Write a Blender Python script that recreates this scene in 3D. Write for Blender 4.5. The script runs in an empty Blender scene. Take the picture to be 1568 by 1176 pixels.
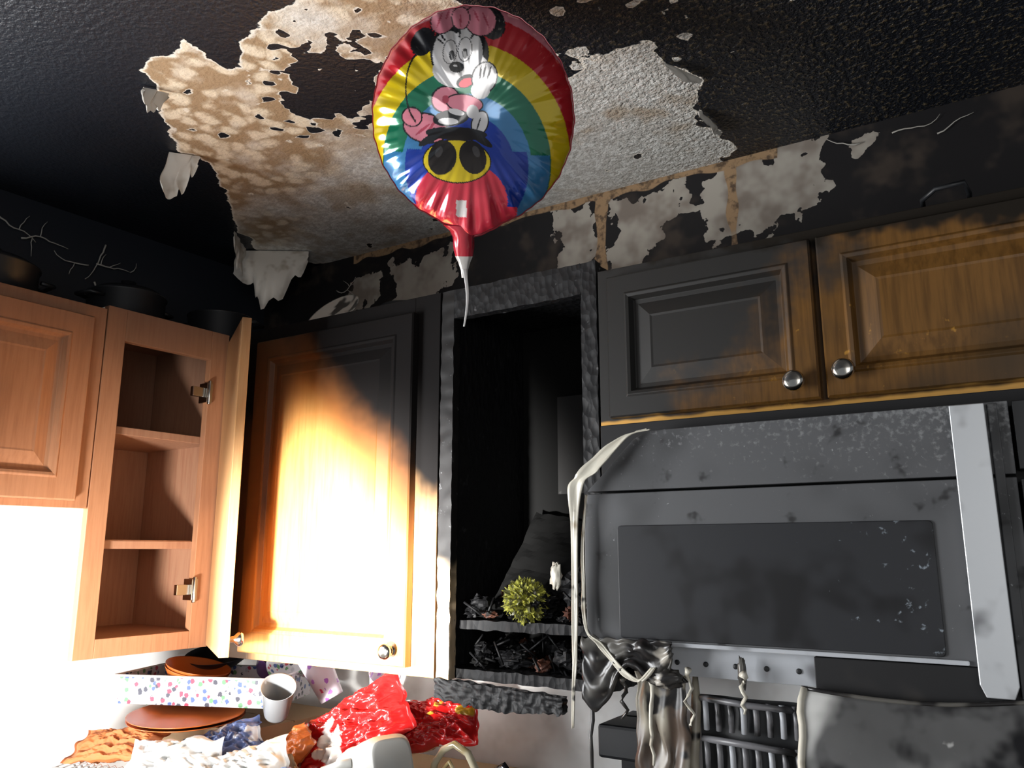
import bpy, math, random
import numpy as np
from mathutils import Vector, Matrix, noise as mn
random.seed(7)
scn=bpy.context.scene
scn.view_settings.view_transform='Standard'
COL=bpy.context.collection

# ------------------------------------------------------------------ materials
def _new(name):
    m=bpy.data.materials.new(name); m.use_nodes=True
    nt=m.node_tree; b=nt.nodes['Principled BSDF']
    return m,nt,b
def _math(nt,op,a,b=None,c=None):
    n=nt.nodes.new('ShaderNodeMath'); n.operation=op
    for i,x in enumerate((a,b,c)):
        if x is None: continue
        if isinstance(x,(int,float)): n.inputs[i].default_value=x
        else: nt.links.new(x,n.inputs[i])
    return n.outputs[0]
def _step(nt,v,lo,hi):
    n=nt.nodes.new('ShaderNodeMapRange'); n.interpolation_type='SMOOTHSTEP'
    nt.links.new(v,n.inputs[0]); n.inputs[1].default_value=lo; n.inputs[2].default_value=hi
    return n.outputs[0]
def _pos(nt,stretch=None,off=0.0):
    g=nt.nodes.new('ShaderNodeNewGeometry'); o=g.outputs['Position']
    if stretch or off:
        mp=nt.nodes.new('ShaderNodeMapping'); nt.links.new(o,mp.inputs[0])
        mp.inputs['Scale'].default_value=stretch or (1,1,1)
        mp.inputs['Location'].default_value=(off,off*.7,off*1.3); o=mp.outputs[0]
    return o
def _noise(nt,scale,detail=2,rough=.6,stretch=None,off=0.0):
    n=nt.nodes.new('ShaderNodeTexNoise'); n.inputs['Scale'].default_value=scale
    n.inputs['Detail'].default_value=detail; n.inputs['Roughness'].default_value=rough
    nt.links.new(_pos(nt,stretch,off),n.inputs['Vector']); return n.outputs[0]
def _vor(nt,scale,feature='F1',stretch=None,out='Distance',vec=None):
    n=nt.nodes.new('ShaderNodeTexVoronoi'); n.feature=feature; n.inputs['Scale'].default_value=scale
    nt.links.new(vec if vec is not None else _pos(nt,stretch),n.inputs['Vector']); return n.outputs[out]
def _attr(nt,name):
    n=nt.nodes.new('ShaderNodeAttribute'); n.attribute_name=name; return n
def _mix(nt,f,a,b):
    n=nt.nodes.new('ShaderNodeMix'); n.data_type='RGBA'
    nt.links.new(f,n.inputs[0])
    for i,x in ((6,a),(7,b)):
        if isinstance(x,tuple): n.inputs[i].default_value=(*x,1)
        else: nt.links.new(x,n.inputs[i])
    return n.outputs[2]
def _mixf(nt,f,a,b):
    n=nt.nodes.new('ShaderNodeMix'); n.data_type='FLOAT'; nt.links.new(f,n.inputs[0])
    for i,x in ((2,a),(3,b)):
        if isinstance(x,(int,float)): n.inputs[i].default_value=x
        else: nt.links.new(x,n.inputs[i])
    return n.outputs[0]
def _bump(nt,h,strength,dist=.01,prev=None):
    n=nt.nodes.new('ShaderNodeBump'); n.inputs['Strength'].default_value=strength
    n.inputs['Distance'].default_value=dist; nt.links.new(h,n.inputs['Height'])
    if prev is not None: nt.links.new(prev,n.inputs['Normal'])
    return n.outputs[0]
def L(color,lo,hi,n=(0,0,0),d=0.0,scale=8,amp=1.0,detail=2,stretch=None,rough=None,off=0.0,nr=.6):
    return dict(color=color,lo=lo,hi=hi,n=n,d=d,scale=scale,amp=amp,detail=detail,stretch=stretch,rough=rough,off=off,nr=nr)
def layered(name,base,layers=(),rough=.6,metal=0.0,bumps=(),spec=.5,coat=0.0,trans=0.0,alpha=1.0):
    m,nt,b=_new(name)
    b.inputs['Specular IOR Level'].default_value=spec
    if not layers:
        b.inputs['Base Color'].default_value=(*base,1); b.inputs['Roughness'].default_value=rough
    else:
        cc=nt.nodes.new('ShaderNodeRGB'); cc.outputs[0].default_value=(*base,1); col=cc.outputs[0]
        rv=nt.nodes.new('ShaderNodeValue'); rv.outputs[0].default_value=rough; rg=rv.outputs[0]; sp=spec
        for l in layers:
            v=_math(nt,'MULTIPLY',_math(nt,'SUBTRACT',_noise(nt,l['scale'],l['detail'],l['nr'],l['stretch'],l['off']),.5),l['amp'])
            if any(l['n']):
                dp=nt.nodes.new('ShaderNodeVectorMath'); dp.operation='DOT_PRODUCT'
                nt.links.new(_pos(nt),dp.inputs[0]); dp.inputs[1].default_value=l['n']
                v=_math(nt,'ADD',v,dp.outputs['Value'])
            v=_math(nt,'ADD',v,float(l['d']))
            f=_step(nt,v,l['lo'],l['hi'])
            col=_mix(nt,f,col,l['color'])
            if l['rough'] is not None:
                rg=_mixf(nt,f,rg,l['rough'])
                if l['rough']>=.6: sp=_mixf(nt,f,sp,.12)
        nt.links.new(col,b.inputs['Base Color']); nt.links.new(rg,b.inputs['Roughness'])
        if not isinstance(sp,float): nt.links.new(sp,b.inputs['Specular IOR Level'])
    b.inputs['Metallic'].default_value=metal
    b.inputs['Coat Weight'].default_value=coat; b.inputs['Coat Roughness'].default_value=.15
    b.inputs['Transmission Weight'].default_value=trans; b.inputs['Alpha'].default_value=alpha
    prev=None
    for (kind,scale,st,dist,stretch) in bumps:
        h=_noise(nt,scale,2,.6,stretch) if kind=='n' else _vor(nt,scale,'F1',stretch)
        prev=_bump(nt,h,st,dist,prev)
    if prev is not None: nt.links.new(prev,b.inputs['Normal'])
    return m
GR=(14,14,1.0)
def wood(name,base,dark,layers=(),rough=.32,coat=0.0,spec=.4):
    return layered(name,base,[L(dark,-.15,.25,scale=9,amp=1.0,stretch=GR,detail=3)]+list(layers),rough=rough,coat=coat,spec=spec)

m_wood_left=wood('maple_left',(.52,.25,.13),(.44,.20,.10),[L((.10,.05,.035),.0,.35,n=(0,0,1),d=-1.96,scale=3,amp=.12),L((.30,.145,.09),.02,.3,scale=2.2,amp=1,off=3)])
m_wood_in=wood('maple_interior',(.42,.22,.13),(.36,.17,.10),[L((.12,.07,.05),.0,.5,n=(0,0,1),d=-1.8,scale=3,amp=.3)],rough=.5)
m_wood_pale=wood('maple_side_pale',(.85,.78,.70),(.8,.72,.62),rough=.5)  # paler than the other maple: blown-out window light put into the colour
m_bigdoor=wood('maple_charred_door',(.68,.36,.115),(.60,.29,.08),[
    L((.24,.085,.016),.44,.62,n=(1,0,1),d=0,scale=4,amp=.10,rough=.5),
    L((.09,.042,.018),-.03,.06,n=(-1,0,.22),d=-1.885,scale=5,amp=.05,rough=.5),
    L((.008,.007,.007),.58,.74,n=(1,0,1),d=0,scale=7,amp=.14,rough=.75,detail=3)],rough=.28)
m_bigframe=wood('maple_charred_frame',(.52,.30,.13),(.42,.22,.09),[
    L((.06,.035,.02),-.03,.03,n=(-1,0,0),d=-1.58,scale=5,amp=.05,rough=.5),
    L((.008,.007,.007),.0,.12,n=(.30,0,1),d=-1.70+.35,scale=9,amp=.16,rough=.7)],rough=.3)
CH=(1,1,.45)
m_char=layered('charred_wood',(.006,.006,.007),[L((.028,.028,.03),.15,.30,scale=50,amp=1)],rough=.6,spec=.3,
    bumps=[('v',75,.6,.005,CH)])
m_char_soft=layered('soot_board',(.010,.010,.011),[L((.028,.025,.023),.08,.3,scale=10)],rough=.6,spec=.3)
m_char_dark=layered('soot_board_dark',(.005,.005,.005),rough=.8,spec=.15)
m_ash=layered('ash_grey_char',(.007,.007,.008),[L((.10,.10,.105),.14,.2,scale=45,amp=1,detail=4)],rough=.55,spec=.35,bumps=[('v',85,.5,.004,(1,1,.6))])
m_rightwood=wood('smoked_wood',(.15,.070,.016),(.090,.041,.009),[
    L((.36,.18,.03),.11,.19,scale=34,amp=1.0,n=(0,0,-.5),d=.93,detail=4),  # golden speckle: glints and sheen painted into the wood colour
    L((.045,.027,.012),.0,.22,scale=3.5,amp=1.0),
    L((.014,.013,.012),2.20,2.42,n=(-1,0,1),scale=14,amp=.42,rough=.55,detail=3),
    L((.014,.011,.008),.0,.03,n=(.1,0,1),d=-2.080,scale=20,amp=.09,rough=.6),
    L((.70,.38,.09),.0,.006,n=(0,0,-1),d=1.850,scale=12,amp=.02,rough=.35)],rough=.36)
m_steel_soot=layered('sooty_steel',(.080,.082,.087),[L((.028,.029,.031),-.05,.2,scale=5,amp=1),
    L((.17,.175,.18),.02,.16,scale=110,amp=.7,n=(.15,0,1.0),d=-1.72,detail=4),
    L((.014,.014,.015),.10,.2,scale=20,amp=1,detail=3),L((.24,.25,.26),.24,.30,scale=130,amp=1.2,off=4)],rough=.5,metal=.0,spec=.4)
m_window_dark=layered('oven_window_sooty',(.022,.023,.026),[L((.010,.010,.011),.0,.2,scale=12),L((.19,.22,.25),.16,.24,n=(.55,0,0),d=.13,scale=70,amp=.9,detail=4)],rough=.42,spec=.3)
m_silver=layered('brushed_silver',(.60,.62,.64),[L((.16,.16,.17),.05,.3,scale=18,amp=1)],rough=.35,metal=.5)
m_knob=layered('nickel_knob',(.60,.57,.52),rough=.18,metal=1.0)
m_melt=layered('melted_plastic',(.62,.59,.50),[L((.25,.19,.11),.08,.25,scale=18),L((.02,.018,.016),.13,.22,scale=26,off=4)],rough=.35)
m_melt_dark=layered('melted_plastic_sooty',(.10,.095,.085),[L((.014,.013,.013),-.06,.08,scale=14,amp=1),L((.40,.37,.32),.14,.24,scale=22,off=2)],rough=.3)
m_drape=layered('melted_drape',(.10,.10,.10),[L((.012,.012,.013),-.06,.12,scale=12,amp=1,off=5,detail=3),L((.58,.58,.56),-.02,.03,n=(-1,0,.25),d=-.59,scale=11,amp=.22),
   L((.40,.40,.39),.16,.22,scale=24,amp=1,off=8,detail=3)],rough=.22,bumps=[('n',14,.3,.01,None)])
m_black=layered('soot_black',(.010,.011,.013),rough=.45)
m_blackgloss=layered('black_gloss',(.006,.007,.010),rough=.15)
m_lightmetal=layered('light_enamel',(.42,.44,.47),[L((.10,.10,.105),.0,.2,scale=14)],rough=.35)
m_greymetal=layered('grey_melted_metal',(.16,.16,.17),[L((.02,.02,.02),.0,.15,scale=25)],rough=.35)

# ------------------------------------------------------------------ mesh builder
class MB:
    def __init__(s): s.v=[];s.f=[];s.mi=[];s.sm=[];s.mats=[];s.M=Matrix.Identity(4)
    def mat(s,m):
        if m not in s.mats: s.mats.append(m)
        return s.mats.index(m)
    def add(s,vs,fs,m,smooth=False):
        b=len(s.v); k=s.mat(m)
        s.v+= [s.M@Vector(v) for v in vs]
        for f in fs: s.f.append([b+i for i in f]); s.mi.append(k); s.sm.append(smooth)
    def box(s,x0,x1,y0,y1,z0,z1,m):
        vs=[(x,y,z) for x in(x0,x1) for y in(y0,y1) for z in(z0,z1)]
        s.add(vs,[(0,1,3,2),(4,6,7,5),(0,4,5,1),(2,3,7,6),(0,2,6,4),(1,5,7,3)],m)
    def door(s,x0,x1,z0,z1,yb,yf,w,m,mp=None):
        """raised panel door; front towards -y"""
        prof=[(0,yb),(0,yf+.003),(.003,yf),(w-.010,yf),(w-.006,yf-.003),(w,yf-.001),(w+.006,yf+.010),(w+.014,yf+.011),(w+.040,yf+.002),(w+.044,yf+.003)]
        vs=[];fs=[]
        for i,y in prof: vs+=[(x0+i,y,z0+i),(x1-i,y,z0+i),(x1-i,y,z1-i),(x0+i,y,z1-i)]
        n=len(prof)
        for k in range(n-1):
            for j in range(4): fs.append((4*k+j,4*k+(j+1)%4,4*k+4+(j+1)%4,4*k+4+j))
        fs.append(tuple(4*(n-1)+j for j in range(4))); fs.append((3,2,1,0))
        s.add(vs,fs,m)
    def lathe(s,prof,c,m,seg=32,R=None,smooth=True):
        R=R or Matrix.Identity(3); vs=[];fs=[]
        for r,z in prof:
            for k in range(seg):
                a=2*math.pi*k/seg; vs.append(Vector(c)+R@Vector((r*math.cos(a),r*math.sin(a),z)))
        for i in range(len(prof)-1):
            for k in range(seg):
                a=i*seg+k;b2=i*seg+(k+1)%seg; fs.append((a,b2,b2+seg,a+seg))
        s.add(vs,fs,m,smooth)
    def tube(s,pts,r,m,seg=8):
        pts=[Vector(p) for p in pts]; n=len(pts)
        rs=r if isinstance(r,(list,tuple)) else [r]*n
        vs=[];fs=[]
        up=Vector((.3,.2,.93)).normalized()
        for i,p in enumerate(pts):
            t=(pts[min(i+1,n-1)]-pts[max(i-1,0)]).normalized()
            a=t.cross(up)
            if a.length<.1: a=t.cross(Vector((1,0,0)))
            a.normalize(); b=t.cross(a)
            for k in range(seg):
                q=2*math.pi*k/seg; vs.append(p+(a*math.cos(q)+b*math.sin(q))*rs[i])
        for i in range(n-1):
            for k in range(seg):
                k2=(k+1)%seg; fs.append((i*seg+k,i*seg+k2,(i+1)*seg+k2,(i+1)*seg+k))
        fs.append(tuple(range(seg))[::-1]); fs.append(tuple((n-1)*seg+k for k in range(seg)))
        s.add(vs,fs,m,True)
    def extr(s,pts,y0,y1,m):
        n=len(pts); vs=[(x,y0,z) for x,z in pts]+[(x,y1,z) for x,z in pts]
        fs=[tuple(range(n)),tuple(range(2*n-1,n-1,-1))]+[(i,i+n,(i+1)%n+n,(i+1)%n) for i in range(n)]
        s.add(vs,fs,m)
    def sheet(s,fn,nu,nv,m,smooth=True):
        vs=[fn(i/nu,j/nv) for i in range(nu+1) for j in range(nv+1)]
        fs=[(i*(nv+1)+j,(i+1)*(nv+1)+j,(i+1)*(nv+1)+j+1,i*(nv+1)+j+1) for i in range(nu) for j in range(nv)]
        s.add(vs,fs,m,smooth)
    def blob(s,c,rad,m,amp=.2,freq=3,seed=0,nu=40,nv=24,ridged=False,smooth=True):
        c=Vector(c)
        def fn(u,v):
            a=2*math.pi*u; b=math.pi*(v-.5)
            d=Vector((math.cos(a)*math.cos(b),math.sin(a)*math.cos(b),math.sin(b)))
            q=d*freq+Vector((seed*7.1,seed*3.3,seed))
            n=mn.noise(q)+.5*mn.noise(q*2.1)+.25*mn.noise(q*4.3)
            if ridged: n=1.3*mn.noise(q*.5)+.3-.7*abs(mn.noise(q*1.1))-.5*abs(mn.noise(q*2.7))-.16*abs(mn.noise(q*6))
            k=1+amp*n
            return c+Vector((d.x*rad[0]*k,d.y*rad[1]*k,d.z*rad[2]*k))
        s.sheet(fn,nu,nv,m,smooth)
    def pillow(s,w,h,t,m,seed=0,crimp=.07):
        """foil packet: two bulging crinkled faces with flat crimped ends (x width, z height, y thickness)"""
        for sg in (-1,1):
            def fn(u,v):
                x=2*u-1; z=2*v-1
                zz=min(1,abs(z)/(1-crimp))
                b=max(0,(1-x**4))**.6*max(0,(1-zz**3))**.7
                q=Vector((x*2.2,z*2.8,seed+sg*3)); cr=abs(mn.noise(q))+.6*abs(mn.noise(q*2.3))+.35*abs(mn.noise(q*5))
                y=sg*t*b*(1.15-.9*cr)
                y+=.006*math.sin(x*6+seed)*(1-b)
                xx=x*w*(1-.08*(1-zz**2))+.010*mn.noise(Vector((z*3,seed,x)))
                return Vector((xx,y,z*h+.008*mn.noise(Vector((x*3,seed+4,z)))))
            s.sheet(fn,64,64,m)
    def build(s,name,bevel=0.0,solid=0.0):
        me=bpy.data.meshes.new(name)
        cx=[min(v[i] for v in s.v)*.5+max(v[i] for v in s.v)*.5 for i in range(3)]; C=Vector(cx)
        me.from_pydata([v-C for v in s.v],[],s.f)
        for m in s.mats: me.materials.append(m)
        me.polygons.foreach_set('material_index',s.mi); me.polygons.foreach_set('use_smooth',s.sm); me.update()
        o=bpy.data.objects.new(name,me); o.location=C; COL.objects.link(o)
        if solid:
            md=o.modifiers.new('s','SOLIDIFY'); md.thickness=solid
        if bevel:
            md=o.modifiers.new('b','BEVEL'); md.width=bevel; md.segments=2; md.limit_method='ANGLE'; md.angle_limit=math.radians(50)
        return o

# frames: back cabinets (y=0 is cabinet face), left cabinets
FB=Matrix.Translation((0,1.355,0))
FL=Matrix(((.0455,-.999,0,-1.7577),(.999,.0455,0,0),(0,0,1,0),(0,0,0,1)))

# ------------------------------------------------------------------ room shell
CZ=2.48; WY=1.688
def sdf(P,poly):
    poly=np.array(poly); n=len(poly); d=np.full(len(P),9.); ins=np.zeros(len(P),bool)
    for i in range(n):
        a=poly[i]; b=poly[(i+1)%n]; ab=b-a; t=np.clip(((P-a)@ab)/(ab@ab+1e-12),0,1)
        d=np.minimum(d,np.hypot(*(P-a-t[:,None]*ab).T))
        c=((a[1]>P[:,1])!=(b[1]>P[:,1]))&(P[:,0]<(b[0]-a[0])*(P[:,1]-a[1])/(b[1]-a[1]+1e-12)+a[0]); ins^=c
    return np.where(ins,d,-d)
def vnoise(P,f,seed=0):
    return np.array([mn.noise(Vector((p[0]*f,p[1]*f,seed*3.7))) for p in P])
def axis(lo,dlo,dhi,hi,st,cs=.15):
    return list(np.arange(lo,dlo,cs))+list(np.arange(dlo,dhi,st))+list(np.arange(dhi,hi,cs))+[hi]
def attrgrid(name,us,vs,fn,mat,attrs):
    nu,nv=len(us),len(vs)
    P=np.array([(u,v) for u in us for v in vs])
    pts=[fn(u,v) for u,v in P]
    fs=[(i*nv+j,(i+1)*nv+j,(i+1)*nv+j+1,i*nv+j+1) for i in range(nu-1) for j in range(nv-1)]
    me=bpy.data.meshes.new(name); me.from_pydata(pts,[],fs); me.materials.append(mat)
    for k,f in attrs.items():
        a=me.attributes.new(k,'FLOAT','POINT'); a.data.foreach_set('value',f(P).astype(np.float32))
    o=bpy.data.objects.new(name,me); COL.objects.link(o); return o

patch=[(-1.29,.76),(-1.19,.77),(-1.14,.745),(-1.16,.79),(-1.15,.85),(-1.03,.80),(-.96,.78),(-.90,.79),(-.80,.80),(-.72,.86),(-.66,.95),(-.61,1.13),(-.57,1.17),(-.47,1.18),(-.46,1.27),(-.41,1.35),(-.46,1.43),(-.45,1.60),(-.47,1.75),(-1.70,1.75),(-1.80,1.62),(-1.84,1.52),(-1.73,1.34),(-1.60,1.20),(-1.49,1.08),(-1.50,1.00),(-1.40,.89),(-1.34,.83)]
isl=[(-1.16,.98),(-1.05,.895),(-.96,.885),(-.90,.93),(-.91,1.02),(-.98,1.07),(-1.08,1.14),(-1.17,1.06)]
isl2=[(-.68,1.12),(-.60,1.14),(-.58,1.20),(-.65,1.22)]
def peel_c(P):
    a=sdf(P,patch)+vnoise(P,16,1)*.018+vnoise(P,38,2)*.016
    b=sdf(P,isl); c=sdf(P,isl2)
    a=np.minimum(a,-(b+vnoise(P,26,4)*.060+vnoise(P,60,6)*.035-.016)); a=np.minimum(a,-(c+vnoise(P,22,5)*.03))
    near=np.clip(1+b/.16,0,1)
    a=np.minimum(a,(.24-vnoise(P,36,20)*near)*.15)
    a=np.minimum(a,(.60-vnoise(P,24,21))*.12)
    sp=vnoise(P,34,8)-.50+np.clip(.35-np.hypot(P[:,0]+.52,P[:,1]-1.13)*1.5,-1,.35)*.6
    return np.maximum(a,sp*.08)
def ceil_mat():
    m,nt,b=_new('ceiling_soot_and_bare')
    a=_attr(nt,'peel').outputs['Fac']
    a=_math(nt,'ADD',a,_math(nt,'MULTIPLY',_math(nt,'SUBTRACT',_noise(nt,55,3),.5),.020))
    f=_step(nt,a,-.0010,.0010)
    edge=_math(nt,'MULTIPLY',f,_math(nt,'SUBTRACT',1.0,_step(nt,a,.002,.009)))
    pos=nt.nodes.new('ShaderNodeSeparateXYZ'); nt.links.new(_pos(nt),pos.inputs[0])
    big=_noise(nt,7,3)
    g=_math(nt,'ADD',_math(nt,'ADD',_math(nt,'MULTIPLY',pos.outputs[0],.45),pos.outputs[1]),_math(nt,'MULTIPLY',_math(nt,'SUBTRACT',big,.5),1.1))
    grey=_step(nt,g,.45,.90)
    nv=nt.nodes.new('ShaderNodeTexNoise'); nv.inputs['Scale'].default_value=14; nv.inputs['Detail'].default_value=1
    nt.links.new(_pos(nt),nv.inputs['Vector'])
    sc=nt.nodes.new('ShaderNodeVectorMath'); sc.operation='SCALE'; nt.links.new(nv.outputs['Color'],sc.inputs[0]); sc.inputs['Scale'].default_value=.055
    av=nt.nodes.new('ShaderNodeVectorMath'); av.operation='ADD'; nt.links.new(_pos(nt),av.inputs[0]); nt.links.new(sc.outputs[0],av.inputs[1])
    v=_vor(nt,24,'F1',vec=av.outputs[0])
    fine=_noise(nt,70,2)
    cell=_step(nt,_math(nt,'ADD',v,_math(nt,'MULTIPLY',fine,.45)),.50,.85)
    brown=_mix(nt,cell,(.70,.60,.45),(.33,.22,.12))
    brown=_mix(nt,_step(nt,big,.52,.70),brown,(.62,.54,.43))
    greyc=_mix(nt,_step(nt,fine,.42,.62),(.52,.50,.46),(.72,.71,.67))
    greyc=_mix(nt,_step(nt,_noise(nt,6,3,.6,None,7.),.52,.66),greyc,(.44,.37,.29))
    bare=_mix(nt,grey,brown,greyc)
    bare=_mix(nt,edge,bare,(.76,.71,.62))
    rt=_step(nt,pos.outputs[0],-.9,-.2)
    pop=_noise(nt,100,2,.6)
    sp=_math(nt,'MULTIPLY',_step(nt,pop,.54,.65),rt)  # brown-gold speckle paints glints on the bumps into the soot colour
    soot=_mix(nt,sp,(.008,.010,.015),(.11,.085,.05))
    col=_mix(nt,f,soot,bare)
    nt.links.new(col,b.inputs['Base Color'])
    nt.links.new(_mixf(nt,f,.40,.8),b.inputs['Roughness'])
    h=_math(nt,'MULTIPLY',pop,_math(nt,'ADD',_math(nt,'MULTIPLY',rt,.8),.18))
    h=_math(nt,'SUBTRACT',h,_math(nt,'MULTIPLY',f,.35))
    nt.links.new(_bump(nt,h,1.0,.012),b.inputs['Normal'])
    return m
attrgrid('ceiling',axis(-2.15,-2.15,.25,1.6,.0095),axis(-2.2,.40,1.70,1.70,.0095),lambda u,v:(u,v,CZ),ceil_mat(),{'peel':peel_c})

wp=[[(-1.66,2.30),(-1.62,2.42),(-1.52,2.40),(-1.50,2.30)],[(-1.47,2.44),(-1.23,2.42),(-1.24,2.33),(-1.37,2.24),(-1.48,2.28)],
    [(-.92,2.47),(-.82,2.47),(-.82,2.24),(-.92,2.26)],[(-.77,2.45),(-.58,2.45),(-.57,2.39),(-.66,2.33),(-.70,2.24),(-.78,2.24)],
    [(-.56,2.42),(-.50,2.475),(-.27,2.475),(-.29,2.35),(-.40,2.29),(-.54,2.29)],[(-.22,2.44),(-.15,2.455),(-.14,2.44),(-.2,2.43)]]
def peel_w(P):
    a=np.full(len(P),-1.)
    for p in wp: a=np.maximum(a,sdf(P,p))
    a=a+vnoise(P,20,11)*.036+vnoise(P,48,12)*.034-.004
    return np.where(P[:,1]>1.5,a,-1)
def tan_w(P):
    n=vnoise(P,18,15)*.012
    s=np.maximum(.014-np.abs(P[:,0]+.80),.010-np.abs(P[:,0]+.475))
    s=np.where(P[:,1]>2.1,s,-1)
    t=np.where((P[:,0]>-1.62)&(P[:,0]<-.36),P[:,1]-2.462,-1)
    return np.maximum(s,t)+n
def wall_mat():
    m,nt,b=_new('burnt_wall')
    a=_attr(nt,'peel').outputs['Fac']; t=_attr(nt,'tan').outputs['Fac']
    n1=_noise(nt,45,3)
    a=_math(nt,'ADD',a,_math(nt,'MULTIPLY',_math(nt,'SUBTRACT',n1,.5),.05))
    pos=nt.nodes.new('ShaderNodeSeparateXYZ'); nt.links.new(_pos(nt),pos.inputs[0])
    n2=_noise(nt,9,3)
    low=_step(nt,_math(nt,'ADD',pos.outputs[2],_math(nt,'MULTIPLY',n2,.2)),1.75,1.6)
    soot=_mix(nt,_step(nt,n2,.5,.7),(.010,.009,.010),(.05,.038,.03))
    dp=_mix(nt,_step(nt,n2,.40,.62),(.40,.37,.32),(.22,.185,.155))
    col=_mix(nt,_step(nt,a,-.001,.001),soot,dp)
    tn=_mix(nt,_step(nt,n1,.45,.65),(.34,.22,.12),(.10,.065,.04))
    col=_mix(nt,_step(nt,t,-.001,.002),col,tn)
    wh=_mix(nt,_step(nt,n2,.45,.75),(.84,.84,.83),(.68,.67,.65))
    col=_mix(nt,low,col,wh)
    nt.links.new(col,b.inputs['Base Color']); b.inputs['Roughness'].default_value=.6
    b.inputs['Specular IOR Level'].default_value=.3
    nt.links.new(_bump(nt,_step(nt,a,-.001,.001),.35,.004),b.inputs['Normal'])
    return m
attrgrid('wall_back',axis(-2.15,-2.0,.2,1.6,.010),axis(0,2.08,2.48,2.48,.008),lambda u,v:(u,WY,v),wall_mat(),{'peel':peel_w,'tan':tan_w})
m_leftwall=layered('left_wall_paint',(.84,.84,.83),[L((.012,.015,.022),.0,.12,n=(0,0,1),d=-1.95,scale=6,amp=.1,rough=.5)],rough=.6)
mb=MB(); mb.M=FL
WU0,WU1,WZ0,WZ1=-.55,.58,1.0,2.05
mb.box(-2.3,WU0,.32,.42,0,CZ,m_leftwall); mb.box(WU1,1.69,.32,.42,0,CZ,m_leftwall)
mb.box(WU0,WU1,.32,.42,0,WZ0,m_leftwall); mb.box(WU0,WU1,.32,.42,WZ1,CZ,m_leftwall)
mb.build('wall_left')
m_white=layered('white_vinyl',(.8,.8,.8),rough=.4)
mb=MB(); mb.M=FL
for a in ((WU0,WU0+.04,WZ0,WZ1),(WU1-.03,WU1,WZ0,WZ1),(WU0+.04,WU1-.03,WZ0,WZ0+.04),(WU0+.04,WU1-.03,WZ1-.04,WZ1),(-.10,-.07,WZ0+.04,WZ1-.04)):
    mb.box(a[0],a[1],.325,.35,a[2],a[3],m_white)
mb.box(WU0-.03,WU1+.03,.29,.319,WZ0-.03,WZ0,m_white)
mb.build('window_1',.002)
m_floor=layered('floor_tile',(.25,.22,.2),rough=.5)
mb=MB(); mb.box(-2.3,1.7,-2.3,1.8,-.1,0,m_floor); mb.build('floor')

m_flap=layered('peeling_paint',(.62,.58,.52),[L((.36,.31,.25),.0,.25,scale=22)],rough=.6)
def flap(mb,p0,p1,hang,out,seed,peak=.5):
    p0=Vector((*p0,CZ-.003)); p1=Vector((*p1,CZ-.003)); o=Vector((*out,0))
    def fn(u,v):
        w=max(0,1-abs(u-peak)/max(peak,1-peak))**.7
        ln=hang*(.2+.8*w)*(1+.5*mn.noise(Vector((u*7,seed,0))))
        p=p0.lerp(p1,u+.10*v*mn.noise(Vector((u*3,seed,5))))
        return p+Vector((0,0,-ln*v))+o*(math.sin(v*2.4)*ln*.35)+Vector((1,1,0))*.007*mn.noise(Vector((u*4,v*2,seed)))
    mb.sheet(fn,24,12,m_flap)
mb=MB()
flap(mb,(-1.88,1.46),(-1.70,1.58),.17,(.5,-.3),3,.45)
flap(mb,(-1.76,1.36),(-1.84,1.47),.10,(.5,-.3),5)
flap(mb,(-1.515,.985),(-1.475,1.035),.11,(-.4,-.1),7,.3)
flap(mb,(-1.33,.80),(-1.31,.84),.05,(-.4,-.2),9)
flap(mb,(-.46,1.44),(-.45,1.55),.03,(.5,-.1),11)
flap(mb,(-.46,1.25),(-.42,1.34),.025,(.5,-.1),12)
mb.build('peeling_paint_flaps')

# ------------------------------------------------------------------ cabinets on the left wall
def knob(mb,x,y,z,m=m_knob,r=.016):
    R=Matrix(((1,0,0),(0,0,-1),(0,1,0)))
    mb.lathe([(0.0001,.030),(r*.6,.0295),(r*.9,.027),(r,.022),(r*.85,.016),(r*.45,.011),(r*.38,.004),(r*.6,0)],(x,y,z),m,24,R)
mb=MB(); mb.M=FL
mw=m_wood_left
mb.box(.62,1.00,.0,.018,1.70,2.15,mw)
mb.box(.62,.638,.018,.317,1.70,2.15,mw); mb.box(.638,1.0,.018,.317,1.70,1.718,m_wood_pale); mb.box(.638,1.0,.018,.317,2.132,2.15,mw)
mb.door(.635,.965,1.715,2.12,-.001,-.021,.055,mw)
mb.build('wall_cabinet_closed',.0012)
mb=MB(); mb.M=FL
x0,x1,z0,z1=1.003,1.325,1.385,2.16
mb.box(x0,x0+.045,0,.02,z0,z1,mw); mb.box(x1-.05,x1,0,.02,z0,z1,mw)
mb.box(x0+.045,x1-.05,0,.02,z1-.075,z1,mw); mb.box(x0+.045,x1-.05,0,.02,z0,z0+.04,mw)
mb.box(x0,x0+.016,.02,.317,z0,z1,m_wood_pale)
mb.box(x1-.016,x1,.02,.317,z0,z1,m_wood_in)
mb.box(x0+.016,x1-.016,.30,.317,z0,z1,m_wood_in)
for z in (z0+.022,1.615,1.872,z1-.018): mb.box(x0+.016,x1-.016,.0201,.30,z,z+.018,m_wood_in)
mb.box(x0+.02,x1-.05,.022,.03,1.615,1.635,m_wood_left)
for z in (1.52,2.00):
    mb.box(x1-.056,x1-.040,-.004,.03,z-.025,z+.025,m_knob); mb.box(x1-.09,x1-.056,.004,.016,z-.012,z+.012,m_knob)
    mb.tube([(x1-.05,-.006,z-.03),(x1-.05,-.006,z+.03)],.005,m_knob)
mb.build('wall_cabinet_open',.0012)
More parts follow.
